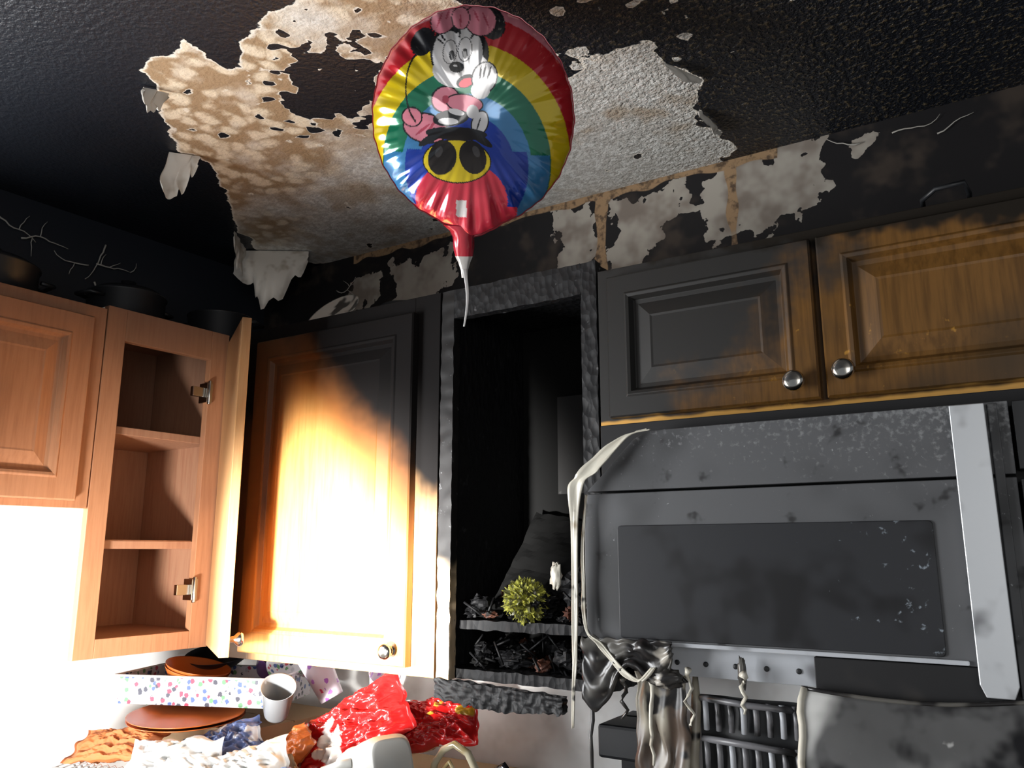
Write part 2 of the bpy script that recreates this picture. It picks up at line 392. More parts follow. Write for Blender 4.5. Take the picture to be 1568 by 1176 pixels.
m_doorlight=wood('maple_open_door',(.64,.37,.17),(.57,.30,.12),[L((.10,.05,.03),.0,.25,n=(0,0,1),d=-2.0,scale=3,amp=.1)],rough=.3)
hx=FL@Vector((1.318,-.004,0))
mb=MB()
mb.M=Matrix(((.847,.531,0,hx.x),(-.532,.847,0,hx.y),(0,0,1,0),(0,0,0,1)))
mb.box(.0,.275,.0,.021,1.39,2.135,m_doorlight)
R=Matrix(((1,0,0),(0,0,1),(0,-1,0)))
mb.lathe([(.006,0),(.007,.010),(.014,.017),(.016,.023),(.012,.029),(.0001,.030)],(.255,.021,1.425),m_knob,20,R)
mb.build('cabinet_door_ajar',.0015)

# ------------------------------------------------------------------ cabinets on the back wall
mb=MB(); mb.M=FB
fb=m_bigframe
z0,z1=1.36,2.17
mb.box(-1.685,-1.59,0,.02,z0,z1,fb); mb.box(-1.105,-1.035,0,.02,z0,z1,fb)
mb.box(-1.59,-1.105,0,.02,z1-.06,z1,fb); mb.box(-1.59,-1.105,0,.02,z0,z0+.04,fb)
mb.box(-1.67,-1.652,.02,.325,z0,z1,m_char_soft); mb.box(-1.053,-1.036,.02,.325,z0,z1,m_char)
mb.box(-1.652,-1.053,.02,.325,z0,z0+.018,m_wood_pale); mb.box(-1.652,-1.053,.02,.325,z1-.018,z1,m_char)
mb.door(-1.602,-1.094,1.378,2.13,-.001,-.022,.055,m_bigdoor)
knob(mb,-1.128,-.022,1.41)
mb.build('wall_cabinet_charred_door',.0012)

mb=MB(); mb.M=FB
z0,z1=1.36,2.17
def rough_bar(mb,x0,x1,y0,y1,z0,z1,m,amp=.004,seed=0,n=40):
    dx,dy,dz=x1-x0,y1-y0,z1-z0
    nx,ny,nz=[max(1,int(d/.008)) for d in (dx,dy,dz)]
    nx,nz,ny=min(nx,60),min(nz,110),min(ny,50)
    def P(a,b,c):
        p=Vector((x0+dx*a,y0+dy*b,z0+dz*c)); q=p*45+Vector((seed,0,0))
        d=Vector((mn.noise(q),mn.noise(q+Vector((9,9,9))),mn.noise(q+Vector((5,1,7)))))
        return p+d*amp
    mb.sheet(lambda u,v:P(u,0,v),nx,nz,m,True); mb.sheet(lambda u,v:P(u,1,v),nx,nz,m,True)
    mb.sheet(lambda u,v:P(0,u,v),ny,nz,m,True); mb.sheet(lambda u,v:P(1,u,v),ny,nz,m,True)
    mb.sheet(lambda u,v:P(u,v,0),nx,ny,m,True); mb.sheet(lambda u,v:P(u,v,1),nx,ny,m,True)
m_stile=wood('charred_stile',(.50,.38,.25),(.38,.27,.16),[L((.010,.009,.009),.0,.10,n=(0,0,1),d=-1.52,scale=14,amp=.2,rough=.5),L((.12,.12,.125),.15,.2,scale=45,amp=1,off=3,rough=.4,detail=4)],rough=.4)
rough_bar(mb,-1.030,-.998,.0,.022,z0,z1,m_stile,.002,1)
rough_bar(mb,-.690,-.656,.0,.022,1.62,z1,m_ash,.002,2)
rough_bar(mb,-.998,-.690,.0,.022,2.105,z1,m_ash,.002,3)
rough_bar(mb,-1.028,-1.012,.024,.32,z0,z1,m_char,.003,4)
rough_bar(mb,-.676,-.660,.024,.32,1.6,z1,m_char,.003,5)
mb.box(-1.012,-.676,.312,.325,z0,z1,m_char_dark)
mb.box(-1.012,-.676,.024,.312,2.145,2.16,m_char)
mb.box(-.91,-.78,.300,.311,1.74,1.97,layered('scorched_panel',(.016,.015,.015),[L((.07,.07,.07),.18,.25,scale=30)],rough=.5))
rough_bar(mb,-1.01,-.69,.034,.31,1.455,1.473,m_char,.003,6)
rough_bar(mb,-1.01,-.66,.024,.31,z0,z0+.02,m_char,.003,7)
rr=random.Random(21)
# crumbling lower rail made of overlapping charred chunks
def rail(u,v):
    x=-1.03+.29*u; top=1.362-.012*u+.004*mn.noise(Vector((u*14,0,0))); bot=1.325-.012*math.sin(u*3)+.010*mn.noise(Vector((u*18,4,0)))
    return Vector((x,-.004+.006*mn.noise(Vector((u*20,v*5,2))),top*(1-v)+bot*v))
mb.sheet(rail,60,10,m_ash)
mb.sheet(lambda u,v:rail(u,v)+Vector((0,.02,0)),60,10,m_ash)
mb.build('burnt_open_cabinet')
mb=MB()
mb.sheet(lambda u,v:Vector((-.99+.26*u+.03*v,1.50+.14*v+.01*mn.noise(Vector((u*4,v*4,1))),1.50+.20*v-.05*u+.008*mn.noise(Vector((u*9,v*9,3))))),30,20,m_char_dark,False)
mb.build('fallen_shelf_panel',0,.012)
m_greenish=layered('scorched_sponge',(.46,.46,.07),[L((.10,.10,.03),-.05,.08,scale=90),L((.6,.6,.5),.14,.2,scale=50,off=3)],rough=.8)
m_rust=layered('scorched_rust',(.10,.035,.02),[L((.02,.02,.02),0,.15,scale=40)],rough=.6)
mb=MB(); rr=random.Random(3)
for i in range(110):
    x=rr.uniform(-.985,-.70); y=rr.uniform(1.385,1.58); lv=rr.choice([1.478,1.386])
    r=rr.uniform(.006,.022)
    mb.blob((x,y,lv+r*.7+(rr.uniform(0,.03) if rr.random()<.4 else 0)),(r*rr.uniform(.8,1.8),r,r*rr.uniform(.6,1.0)),rr.choice([m_char,m_char,m_char,m_char_dark,m_ash,m_rust]),.6,2.8,i,14,10,smooth=False)
for i in range(70):
    x=rr.uniform(-.98,-.72); y=rr.uniform(1.37,1.5); lv=rr.choice([1.485,1.45,1.39,1.36]); a=rr.uniform(0,3.1); l=rr.uniform(.02,.06)
    mb.tube([(x,y,lv+rr.uniform(0,.05)),(x+l*math.cos(a),y+.3*l*math.sin(a),lv+rr.uniform(0,.06))],.0025,rr.choice([m_char,m_char,m_ash]),5)
mb.blob((-.735,1.44,1.53),(.045,.04,.05),m_char,.4,3,77,26,16,smooth=False)
mb.build('burnt_debris')
mb=MB(); mb.blob((-.845,1.40,1.515),(.042,.035,.038),m_greenish,.4,9,5,60,40,smooth=False); mb.build('scorched_sponge')

mb=MB(); mb.M=FB
z0,z1=1.828,2.145; rw=m_rightwood
mb.box(-.652,.36,.0,.02,z0,z1,rw); mb.box(-.652,.36,.02,.325,z0,z0+.018,m_char_soft); mb.box(-.652,-.634,.02,.325,z0+.018,z1,m_char_soft)
mb.box(-.634,.36,.02,.325,z1-.018,z1,m_char_soft)
mb.door(-.625,-.252,1.850,2.122,-.001,-.022,.046,rw)
mb.door(-.242,.135,1.850,2.122,-.001,-.022,.046,rw)
mb.door(.150,.35,1.850,2.122,-.001,-.022,.046,rw)
knob(mb,-.288,-.022,1.879,r=.0175); knob(mb,-.212,-.022,1.889,r=.0175)
mb.build('over_range_cabinet',.001)

# ------------------------------------------------------------------ microwave
mb=MB()
Y0=1.20
mb.box(-.60,.15,1.245,1.68,1.44,1.822,m_char_soft)
pl=[(-.495,1.800),(-.52,1.788),(-.55,1.760),(-.575,1.735),(-.60,1.712),(-.605,1.706),(.0,1.706),(.0,1.800)]
mb.extr(pl,Y0,1.244,m_steel_soot)
mb.extr([(-.605,1.702),(-.611,1.66),(-.612,1.58),(-.610,1.49),(-.598,1.475),(-.55,1.472),(-.40,1.472),(-.20,1.470),(.0,1.468),(.0,1.702)],Y0,1.244,m_steel_soot)
def rrect(x0,x1,z0,z1,r,n=5):
    o=[]
    for cx,cz,a0 in ((x1-r,z0+r,-90),(x1-r,z1-r,0),(x0+r,z1-r,90),(x0+r,z0+r,180)):
        for k in range(n+1):
            a=math.radians(a0+90*k/n); o.append((cx+r*math.cos(a),cz+r*math.sin(a)))
    return o
mb.extr(rrect(-.552,-.100,1.478,1.650,.006),Y0-.0025,Y0-.0002,m_window_dark)
mb.extr(rrect(-.590,-.075,1.4695,1.4755,.002),Y0-.004,Y0-.0002,m_lightmetal)
mb.extr([(-.066,1.797),(-.066,1.45),(-.060,1.435),(-.030,1.435),(-.024,1.45),(-.026,1.797)],Y0-.016,Y0-.0002,m_silver)
mb.box(-.023,-.012,Y0-.006,Y0-.0002,1.435,1.797,m_steel_soot)
mb.box(.004,.15,Y0+.004,1.244,1.452,1.70,m_black); mb.box(.004,.15,Y0+.004,1.244,1.712,1.80,m_black)
for i in range(5):
    for j in range(3): mb.box(.03+.035*j,.055+.035*j,Y0+.001,Y0+.0039,1.48+.035*i,1.50+.035*i,m_steel_soot)
mb.box(-.50,-.265,1.225,1.244,1.425,1.468,m_lightmetal); mb.box(-.264,.15,1.204,1.2445,1.420,1.4675,m_char_soft)
mb.box(-.585,.02,1.30,1.62,1.425,1.439,m_steel_soot)
for i in range(5):
    mb.lathe([(.004,0),(.004,.002),(.0001,.0021)],(-.47+.045*i,1.2249,1.444),m_black,12,Matrix(((1,0,0),(0,0,-1),(0,1,0))))
mb.build('over_range_microwave',.0015)

def strip(mb,pts,w,m,th=.004,seed=0,nv=5):
    pts=[Vector(p) for p in pts]; n=len(pts)-1
    def fn(u,v):
        f=u*n; i=min(int(f),n-1); t=f-i
        g=lambda k: pts[max(0,min(n,k))]
        p=.5*((2*g(i))+(g(i+1)-g(i-1))*t+(2*g(i-1)-5*g(i)+4*g(i+1)-g(i+2))*t*t+(3*g(i)-g(i-1)-3*g(i+1)+g(i+2))*t**3)
        ww=(w[min(i,len(w)-1)]*(1-t)+w[min(i+1,len(w)-1)]*t)
        k=(v-.5)*ww*(1+.3*mn.noise(Vector((u*12,seed,v))))
        return p+Vector((k,-.35*abs(k)+.004*mn.noise(Vector((u*9,v*3,seed))),.15*k))
    mb.sheet(fn,n*8,nv,m)
mb=MB()
strip(mb,[(-.490,1.19,1.800),(-.525,1.185,1.793),(-.56,1.18,1.765),(-.590,1.175,1.735),(-.612,1.175,1.715),(-.618,1.178,1.66),(-.620,1.18,1.56),(-.622,1.18,1.46),(-.625,1.18,1.40),(-.628,1.18,1.34)],
      [.008,.018,.034,.040,.026,.013,.009,.007,.007,.004],m_melt)
strip(mb,[(-.60,1.185,1.70),(-.606,1.183,1.64),(-.607,1.183,1.55),(-.604,1.183,1.49),(-.58,1.182,1.468),(-.55,1.18,1.44),(-.53,1.178,1.425),(-.51,1.178,1.42),(-.49,1.18,1.44)],[.003,.004,.004,.005,.007,.009,.010,.009,.006],m_melt)
def web(u,v):
    x=-.612+.15*u; z=1.478-(.012+.062*(1-u)**.6+.02*math.sin(u*9))*v*1.25
    return Vector((x,1.185+.01*mn.noise(Vector((u*5,v*5,2))),z+.006*mn.noise(Vector((u*11,v*6,9)))))
mb.sheet(web,40,14,m_melt_dark)
for (x,zt,zb,r) in [(-.60,1.42,1.22,.003),(-.545,1.42,1.36,.003),(-.50,1.425,1.30,.003),(-.44,1.44,1.36,.0025),(-.36,1.44,1.385,.003)]:
    n=9; mb.tube([(x+.008*mn.noise(Vector((x*50,i*.5,0))),1.19+.005*math.sin(i),zt+(zb-zt)*i/n) for i in range(n+1)],[r*(2.2 if i==0 else 1.0-.5*i/n+ .35*abs(math.sin(i*1.7))) for i in range(n+1)],m_melt if x>-.52 else m_melt_dark)
mb.blob((-.475,1.19,1.425),(.028,.012,.014),m_melt_dark,.4,3,3,24,14)
mb.blob((-.365,1.205,1.438),(.006,.006,.022),m_melt_dark,.4,3,4,20,12)
mb.blob((-.755,1.36,1.565),(.012,.004,.024),m_melt,.4,3,5,20,12)
m_curtain=layered('melted_curtain',(.38,.35,.28),[L((.08,.055,.04),-.08,.08,scale=16,amp=1,stretch=(1,1,.35)),L((.015,.014,.014),.06,.14,scale=20,off=6)],rough=.35)
def curtain(u,v):
    x=-.545+.085*u; z=1.425-.20*v+.012*math.sin(u*8)*v
    return Vector((x+.010*mn.noise(Vector((u*3,v*5,3))),1.235+.007*math.sin(u*17+v*3)*(.3+v*.4)+.01*mn.noise(Vector((u*3,v*3,1))),z))
mb.sheet(curtain,40,20,m_curtain)
mb.build('melted_plastic_trim',0,.002)

mb=MB()
def drape(u,v):
    x=-.275+.52*u
    top=1.428-.010*math.sin(u*6)+.012*u
    z=top-.21*v+.015*math.sin(u*7+v*2)*v
    y=1.19-.05*math.sin(v*2.2)+.015*mn.noise(Vector((u*4,v*3,1)))*(.3+v)-.02*math.sin(u*12)*v*.5
    return Vector((x+.012*mn.noise(Vector((v*4,u*3,7))),y,z))
mb.sheet(drape,60,26,m_drape)
mb.tube([drape(0,k/14)+Vector((0,-.003,0)) for k in range(15)],.005,m_melt)
mb.tube([drape(k/30,.0)+Vector((0,-.003,0)) for k in range(31)],.003,m_melt_dark)
def arch(k):
    t=k/24; return Vector((-.19+.42*t,1.090-.01*math.sin(t*3),1.285+.085*math.sin(min(1,t*1.25)*1.57)**.5+.003*math.sin(k)))
mb.tube([arch(k) for k in range(25)],[.003+.003*abs(math.sin(k*1.3)) for k in range(25)],m_melt)
mb.sheet(lambda u,v:Vector((-.185+.42*u,1.098-.015*math.sin(v*3.1),(1.28+.08*math.sin(min(1,u*1.25)*1.57)**.5)*(1-v)+1.16*v)),24,8,m_blackgloss)
mb.build('melted_range_hood_shroud',0,.003)

mb=MB()
for r_ in range(3):
    zt=1.392-.058*r_
    mb.tube([(-.445,1.25,zt),(-.37,1.244,zt-.004+.003*r_),(-.300,1.25,zt-.006)],.005,m_greymetal,8)
    for i in range(8):
        x=-.438+.019*i
        mb.tube([(x,1.25,zt),(x+.002,1.247,zt-.02),(x+.001,1.25,zt-.045)],.0045,m_greymetal if (i+r_)%3 else m_lightmetal,8)
mb.sheet(lambda u,v:Vector((-.45+.155*u,1.262+.004*math.sin(u*9),1.395-.20*v)),10,10,m_black)
mb.tube([(-.455,1.26,1.425),(-.452,1.25,1.38),(-.46,1.25,1.30),(-.455,1.25,1.19)],[.004,.008,.009,.010],m_curtain,8)
mb.tube([(-.292,1.26,1.425),(-.290,1.25,1.38),(-.295,1.25,1.30),(-.29,1.25,1.19)],[.004,.007,.008,.008],m_curtain,8)
mb.build('melted_vent_grille')

# ------------------------------------------------------------------ counter and clutter
m_counter=layered('counter_laminate',(.35,.32,.28),rough=.35)
mb=MB()
mb.box(-1.985,-.62,1.05,1.683,.87,.91,m_counter); mb.box(-1.985,-.64,1.09,1.683,.0,.869,mw)
for i in range(3): mb.door(-1.94+.44*i,-1.53+.44*i,.12,.84,1.089,1.07,.05,mw)
mb.build('base_cabinet_counter',.002)
m_card=layered('cardboard',(.40,.27,.15),rough=.8)
def T(x,y,z,a=0,b=0,c=0): return Matrix.Translation((x,y,z))@Matrix.Rotation(a,4,'Z')@Matrix.Rotation(b,4,'X')@Matrix.Rotation(c,4,'Y')
def carton(name,M,w,d,h):
    mb=MB(); mb.M=M
    mb.box(-w,w,-d,-d+.005,0,h,m_card); mb.box(-w,w,d-.005,d,0,h,m_card)
    mb.box(-w,-w+.005,-d+.005,d-.005,0,h,m_card); mb.box(w-.005,w,-d+.005,d-.005,0,h,m_card); mb.box(-w+.005,w-.005,-d+.005,d-.005,0,.004,m_card)
    mb.box(-w,w,-d,-.002,h,h+.004,m_card); mb.box(-w,w,.002,d,h,h+.004,m_card); mb.build(name)
carton('cardboard_box',T(-1.70,1.44,.911,-.05),.20,.15,.305)
carton('cardboard_box.001',T(-1.17,1.52,.911,.05),.22,.12,.22)
carton('cardboard_box.002',T(-1.48,1.15,.911,0),.30,.09,.165)

def pattern(name,base,cols,scale,thr=.35,rough=.4):
    m,nt,b=_new(name); v=nt.nodes.new('ShaderNodeTexVoronoi'); v.inputs['Scale'].default_value=scale
    nt.links.new(_pos(nt),v.inputs['Vector'])
    s=nt.nodes.new('ShaderNodeSeparateColor'); nt.links.new(v.outputs['Color'],s.inputs[0])
    r=nt.nodes.new('ShaderNodeValToRGB'); r.color_ramp.interpolation='CONSTANT'
    while len(r.color_ramp.elements)<len(cols): r.color_ramp.elements.new(.5)
    for i,c in enumerate(cols): r.color_ramp.elements[i].position=i/len(cols); r.color_ramp.elements[i].color=(*c,1)
    nt.links.new(s.outputs[0],r.inputs[0])
    d=_math(nt,'ADD',v.outputs['Distance'],_math(nt,'MULTIPLY',_noise(nt,scale*2.5,2),.5))
    f=_step(nt,d,thr+.2,thr+.24)
    nt.links.new(_mix(nt,f,r.outputs[0],base),b.inputs['Base Color']); b.inputs['Roughness'].default_value=rough
    return m
m_floral=pattern('floral_print',(.52,.52,.56),[(.40,.04,.08),(.06,.10,.26),(.10,.25,.12),(.4,.4,.45),(.04,.04,.06)],75,.45)
m_dots=pattern('dotted_print',(.55,.50,.56),[(.35,.15,.5),(.5,.05,.12),(.3,.1,.4)],48,.30)
m_orange=layered('orange_plastic',(.45,.11,.02),rough=.35)
m_orange2=layered('orange_cloth',(.40,.12,.03),rough=.7)
m_purple=layered('purple_plastic',(.16,.06,.30),rough=.3)
m_plast=layered('clear_grey_plastic',(.22,.23,.24),rough=.12)
m_bagw=layered('white_plastic_bag',(.52,.52,.51),[L((.33,.30,.26),0,.3,scale=9),L((.05,.05,.05),.26,.28,scale=8,amp=1,off=8)],rough=.3)
m_redfoil=layered('red_foil_packaging',(.50,.012,.012),[L((.70,.65,.61),.13,.15,scale=9),L((.6,.32,.03),.17,.19,scale=11,off=5)],rough=.22,coat=.5)
m_bluefoil=layered('blue_foil_packaging',(.10,.14,.30),[L((.6,.6,.62),.05,.07,scale=12)],rough=.25)
m_tan=layered('tan_bag',(.33,.23,.15),[L((.20,.13,.08),0,.3,scale=14)],rough=.5)
m_jug=layered('milk_white_plastic',(.55,.55,.53),rough=.3)
m_wire=layered('wire',(.55,.55,.55),rough=.3,metal=.8)
m_glass=layered('smoky_glass_tube',(.35,.27,.12),[L((.6,.55,.4),0,.2,scale=15)],rough=.15)

mb=MB(); mb.M=T(-1.69,1.35,1.268,.38)
w,d,h=.20,.10,.058
for (a,b,c,e) in ((-w,w,-d,-d+.005),(-w,w,d-.005,d),(-w,-w+.005,-d+.005,d-.005),(w-.005,w,-d+.005,d-.005)): mb.box(a,b,c,e,0,h,m_floral)
mb.box(-w,w,-d,d,-.004,0,m_floral)
mb.tube([(-w,-d,h),(w,-d,h),(w,d,h),(-w,d,h),(-w,-d,h)],.003,m_jug,6)
mb.build('floral_tray',.001)
def bowl(name,c,r,h,m,tilt=(0,0,0),n=1):
    mb=MB()
    for i in range(n):
        mb.M=Matrix.Translation(c)@T(0,0,0,*tilt)@Matrix.Translation((0,0,.007*i))
        mb.lathe([(.0001,0),(r*.5,0),(r*.62,h*.15),(r*.85,h*.6),(r,h),(r*1.01,h+.002),(r*.98,h),(r*.82,h*.62),(r*.58,h*.2),(.0001,.006)],(0,0,0),m,40)
    return mb.build(name)
bowl('orange_plate',(-1.64,1.24,1.232),.125,.014,m_orange,(0,.05,.04),2)
bowl('orange_bowl',(-1.72,1.31,1.285),.075,.050,m_orange,(0,-.05,.22),2)
bowl('dark_frying_pan',(-1.77,1.42,1.325),.080,.03,m_black,(0,.2,.1))
def cup(name,c,r,h,m,tilt,m2=None):
    mb=MB(); mb.M=Matrix.Translation(c)@T(0,0,0,*tilt)
    mb.lathe([(.0001,.0),(r*.72,0),(r*.75,.004),(r,h),(r*1.05,h+.003),(r*.96,h),(r*.70,.008),(.0001,.006)],(0,0,0),m,32)
    return mb.build(name)
cup('purple_cup',(-1.68,1.50,1.30),.042,.085,m_purple,(0,.4,.7))
cup('patterned_bowl',(-1.56,1.49,1.33),.055,.05,m_floral,(0,1.0,.2))
cup('patterned_cup',(-1.43,1.48,1.27),.038,.11,m_dots,(0,.25,-.45))
cup('patterned_cup.001',(-1.34,1.55,1.26),.036,.09,m_dots,(0,.5,.5))
cup('clear_plastic_cup',(-1.43,1.31,1.262),.036,.080,m_plast,(0,.5,.5))
def bag(name,c,rad,m,seed,amp=.35,freq=1.8,rg=True):
    mb=MB(); mb.blob(c,rad,m,amp,freq,seed,110,70,rg); return mb.build(name)
def packet(name,M,w,h,t,m,seed):
    mb=MB(); mb.M=M; mb.pillow(w,h,t,m,seed); return mb.build(name)
packet('red_snack_bag',T(-1.26,1.36,1.235,.1,-.55,.9),.075,.14,.040,m_redfoil,2)
packet('red_snack_bag.001',T(-1.13,1.47,1.245,.2,-.5,1.35),.060,.11,.035,m_redfoil,6)
packet('red_snack_bag.002',T(-1.36,1.44,1.215,-.2,-.9,.3),.06,.09,.025,m_redfoil,13)
packet('orange_snack_bag',T(-1.35,1.27,1.19,-.3,-.6,.4),.045,.07,.022,m_orange,8)
packet('blue_snack_bag',T(-1.49,1.22,1.21,.4,-.9,1.1),.045,.08,.022,m_bluefoil,18)
packet('white_plastic_bag',T(-1.52,1.11,1.165,.1,-.55,1.45),.075,.12,.045,m_bagw,4)
packet('white_plastic_bag.001',T(-1.34,1.13,1.17,.2,-.6,1.2),.07,.11,.040,m_bagw,9)
bag('tan_paper_bag',(-1.27,1.20,1.07),(.06,.04,.13),m_tan,5,.3,2.2)
packet('orange_cloth',T(-1.75,1.15,1.19,.2,-1.0,1.4),.05,.11,.02,m_orange2,12)
bag('white_plastic_bag.002',(-1.00,1.15,1.02),(.10,.06,.10),m_bagw,17,.3)
mb=MB(); mb.M=T(-1.10,1.24,1.20,-.35,0,0)@Matrix.Rotation(1.2,4,'Y')@Matrix.Scale(.88,4)
def jug(u,v):
    prof=[(0,-.12),(.045,-.118),(.056,-.10),(.058,.0),(.052,.045),(.03,.085),(.019,.098),(.019,.12),(0,.12)]
    f=v*(len(prof)-1); i=min(int(f),len(prof)-2); t=f-i
    r=prof[i][0]*(1-t)+prof[i+1][0]*t; z=prof[i][1]*(1-t)+prof[i+1][1]*t
    a=2*math.pi*u; q=1/(abs(math.cos(a))**4+abs(math.sin(a))**4)**.25
    k=q if z<.045 else 1+(q-1)*max(0,(.085-z)/.04) if z<.085 else 1
    k*=1-.05*math.exp(-((z+.03)/.02)**2)-.03*math.exp(-((z-.01)/.01)**2)
    return Vector((r*k*math.cos(a),r*k*math.sin(a),-z))
mb.sheet(jug,64,64,m_jug)
mb.tube([(-.02,-.05,-.075),(-.02,-.08,-.06),(-.02,-.09,-.02),(-.02,-.08,.03),(-.02,-.055,.04)],.010,m_jug,10)
mb.lathe([(.021,-.103),(.023,-.105),(.023,-.123),(.0001,-.124)],(0,0,0),m_orange,24)
mb.build('plastic_jug')
def bottle(name,c,h,r,m,tilt):
    mb=MB(); mb.M=Matrix.Translation(c)@T(0,0,0,*tilt)
    mb.lathe([(.0001,0),(r,.003),(r,h*.6),(r*.85,h*.72),(r*.38,h*.85),(r*.36,h),(.0001,h)],(0,0,0),m,28); return mb.build(name)
m_blue=layered('blue_plastic',(.06,.16,.45),rough=.25)
bottle('blue_bottle',(-1.19,1.12,.912),.31,.028,m_blue,(0,0,0))
mb=MB()
mb.lathe([(.0001,.912),(.075,.914),(.082,.95),(.078,1.06),(.055,1.12),(.030,1.14),(.010,1.15),(.012,1.165),(.0001,1.168)],(-.93,1.30,0),m_silver,32)
mb.tube([(-1.00,1.30,1.10),(-.99,1.29,1.17),(-.975,1.285,1.225),(-.955,1.285,1.25),(-.93,1.285,1.262),(-.90,1.285,1.25),(-.88,1.285,1.22),(-.865,1.29,1.16),(-.86,1.30,1.10)],.007,m_glass,12)
mb.tube([(-.98,1.27,1.10),(-.975,1.27,1.17),(-.96,1.28,1.21),(-.93,1.27,1.235),(-.91,1.27,1.21),(-.905,1.26,1.14)],.004,m_glass,10)
mb.build('kettle')
mb=MB(); mb.lathe([(.0001,.912),(.05,.914),(.055,.93),(.052,1.14),(.054,1.15),(.0001,1.152)],(-.79,1.27,0),m_blackgloss,28)
mb.blob((-.79,1.26,1.17),(.05,.03,.05),m_blackgloss,.35,2.2,21,40,26)
mb.tube([(-.82,1.25,1.17),(-.84,1.25,1.23),(-.80,1.25,1.25),(-.76,1.25,1.21)],.006,m_blackgloss,8); mb.build('melted_black_pitcher')
mb=MB()
for i in range(9):
    x=-1.78+.02*i
    mb.tube([(x-.06,1.06+.004*i,1.09),(x-.06,1.06+.004*i,1.15),(x-.04,1.09+.004*i,1.16),(x-.02,1.11+.004*i,1.12)],.0022,m_wire,6)
mb.tube([(-1.84,1.06,1.15),(-1.68,1.092,1.15)],.003,m_wire,6); mb.tube([(-1.84,1.06,1.09),(-1.68,1.092,1.09)],.003,m_wire,6)
for x in (-1.84,-1.68): mb.tube([(x,1.07,1.15),(x,1.07,.912)],.003,m_wire,6)
mb.build('wire_dish_rack')
mb=MB()
mb.box(-.725,-.615,1.46,1.62,.912,.94,m_black); mb.box(-.725,-.615,1.56,1.62,.94,1.29,m_black); mb.box(-.725,-.615,1.46,1.56,1.23,1.29,m_black)
mb.lathe([(.0001,.942),(.045,.945),(.050,.99),(.048,1.10),(.040,1.17),(.042,1.19),(.0001,1.19)],(-.67,1.51,0),m_blackgloss,28)
mb.build('coffee_maker',.006)
mb=MB(); mb.box(-.60,.16,1.08,1.683,0,.915,m_lightmetal); mb.box(-.60,.16,1.60,1.683,.915,1.06,m_black)
for (x,y) in ((-.42,1.22),(-.02,1.22),(-.42,1.45),(-.02,1.45)): mb.lathe([(.09,.916),(.09,.924),(.07,.926),(.0001,.922)],(x,y,0),m_black,28)
for i in range(4): mb.lathe([(.02,0),(.018,.02),(.0001,.021)],(-.48+.17*i,1.08,.86),m_black,18,Matrix(((1,0,0),(0,0,-1),(0,1,0))))
mb.box(-.50,.06,1.05,1.065,.74,.76,m_silver); mb.box(-.50,-.48,1.065,1.08,.74,.76,m_silver); mb.box(.04,.06,1.065,1.08,.74,.76,m_silver)
mb.build('stove_range',.003)

# ------------------------------------------------------------------ pots on the cabinets
def pot(name,c,r,h,lid=True,handle=0.0):
    mb=MB(); p=[(.0001,0),(r*.92,0),(r,h*.1),(r,h),(r*1.04,h+.003),(r*1.04,h+.006)]
    p+= [(r*.8,h+.02),(r*.3,h+.03),(.018,h+.032),(.018,h+.045),(.0001,h+.048)] if lid else [(r*.96,h),(r*.9,.006),(.0001,.006)]
    mb.lathe(p,c,m_black,36); c=Vector(c)
    for sgn in (-1,1):
        d=Vector((math.cos(handle),math.sin(handle),0)); e=Vector((-d.y,d.x,0))
        b=c+Vector((0,0,h*.75))+d*sgn*r
        mb.tube([b+e*.03,b+d*sgn*.03+e*.025,b+d*sgn*.03-e*.025,b-e*.03],.005,m_black,8)
    return mb.build(name)
pot('cooking_pot',(-1.84,.80,2.152),.095,.06,True,1.5)
pot('cooking_pot.001',(-1.84,1.12,2.162),.090,.065,True,1.7)
pot('cooking_pot.002',(-1.84,1.40,2.172),.085,.07,False,.4)
pot('cooking_pot.003',(-1.60,1.55,2.172),.070,.04,False,.3)
m_plate=layered('sooty_plate',(.50,.49,.46),[L((.05,.05,.05),0,.1,scale=16)],rough=.3)
mb=MB(); mb.M=Matrix.Translation((-1.44,1.44,2.20))@Matrix.Rotation(.9,4,'X')
mb.lathe([(.0001,0),(.055,0),(.075,.010),(.078,.012),(.073,.012),(.052,.004),(.0001,.004)],(0,0,0),m_plate,36); mb.build('dinner_plate')
mb=MB(); mb.lathe([(.0001,0),(.04,0),(.065,.035),(.068,.035),(.04,.004),(.0001,.004)],(-1.25,1.50,2.172),m_black,32); mb.build('sooty_bowl')
mb=MB(); mb.lathe([(.0001,0),(.08,0),(.09,.02),(.092,.02),(.078,.004),(.0001,.004)],(-.07,1.56,2.147),m_black,32)
mb.tube([(-.085,1.47,2.16),(-.08,1.36,2.158),(-.06,1.345,2.166),(-.02,1.345,2.168),(-.015,1.37,2.158),(-.02,1.47,2.16)],.004,m_black,8); mb.build('roasting_pan')

m_web=layered('soot_web',(.42,.40,.36),rough=.8)
rr=random.Random(5)
def crack(p,d,l,plane,r=.0022,depth=0):
    pts=[p]; a=d
    for i in range(int(l/.012)):
        a+=rr.uniform(-.45,.45); q=pts[-1]; pts.append((q[0]+.012*math.cos(a),q[1]+.012*math.sin(a)))
        if depth<2 and rr.random()<.16: crack(pts[-1],a+rr.choice([-1,1])*1.0,l*.45,plane,r*.6,depth+1)
    if len(pts)>2: mb.tube([plane(*q) for q in pts],[r*(1-.7*i/len(pts)) for i in range(len(pts))],m_web,5)
PL=lambda u,z: FL@Vector((u,.312,min(z,CZ-.01)))
PBk=lambda x,z: Vector((x,WY-.006,min(z,CZ-.01)))
mb=MB()
for (u,z,d,l) in [(.86,2.42,-.9,.12),(.93,2.37,.1,.12),(1.14,2.42,-1.8,.12),(1.12,2.36,.2,.10),(1.10,2.35,3.3,.10),(1.12,2.31,-1.2,.07)]: crack((u,z),d,l,PL,.0026)
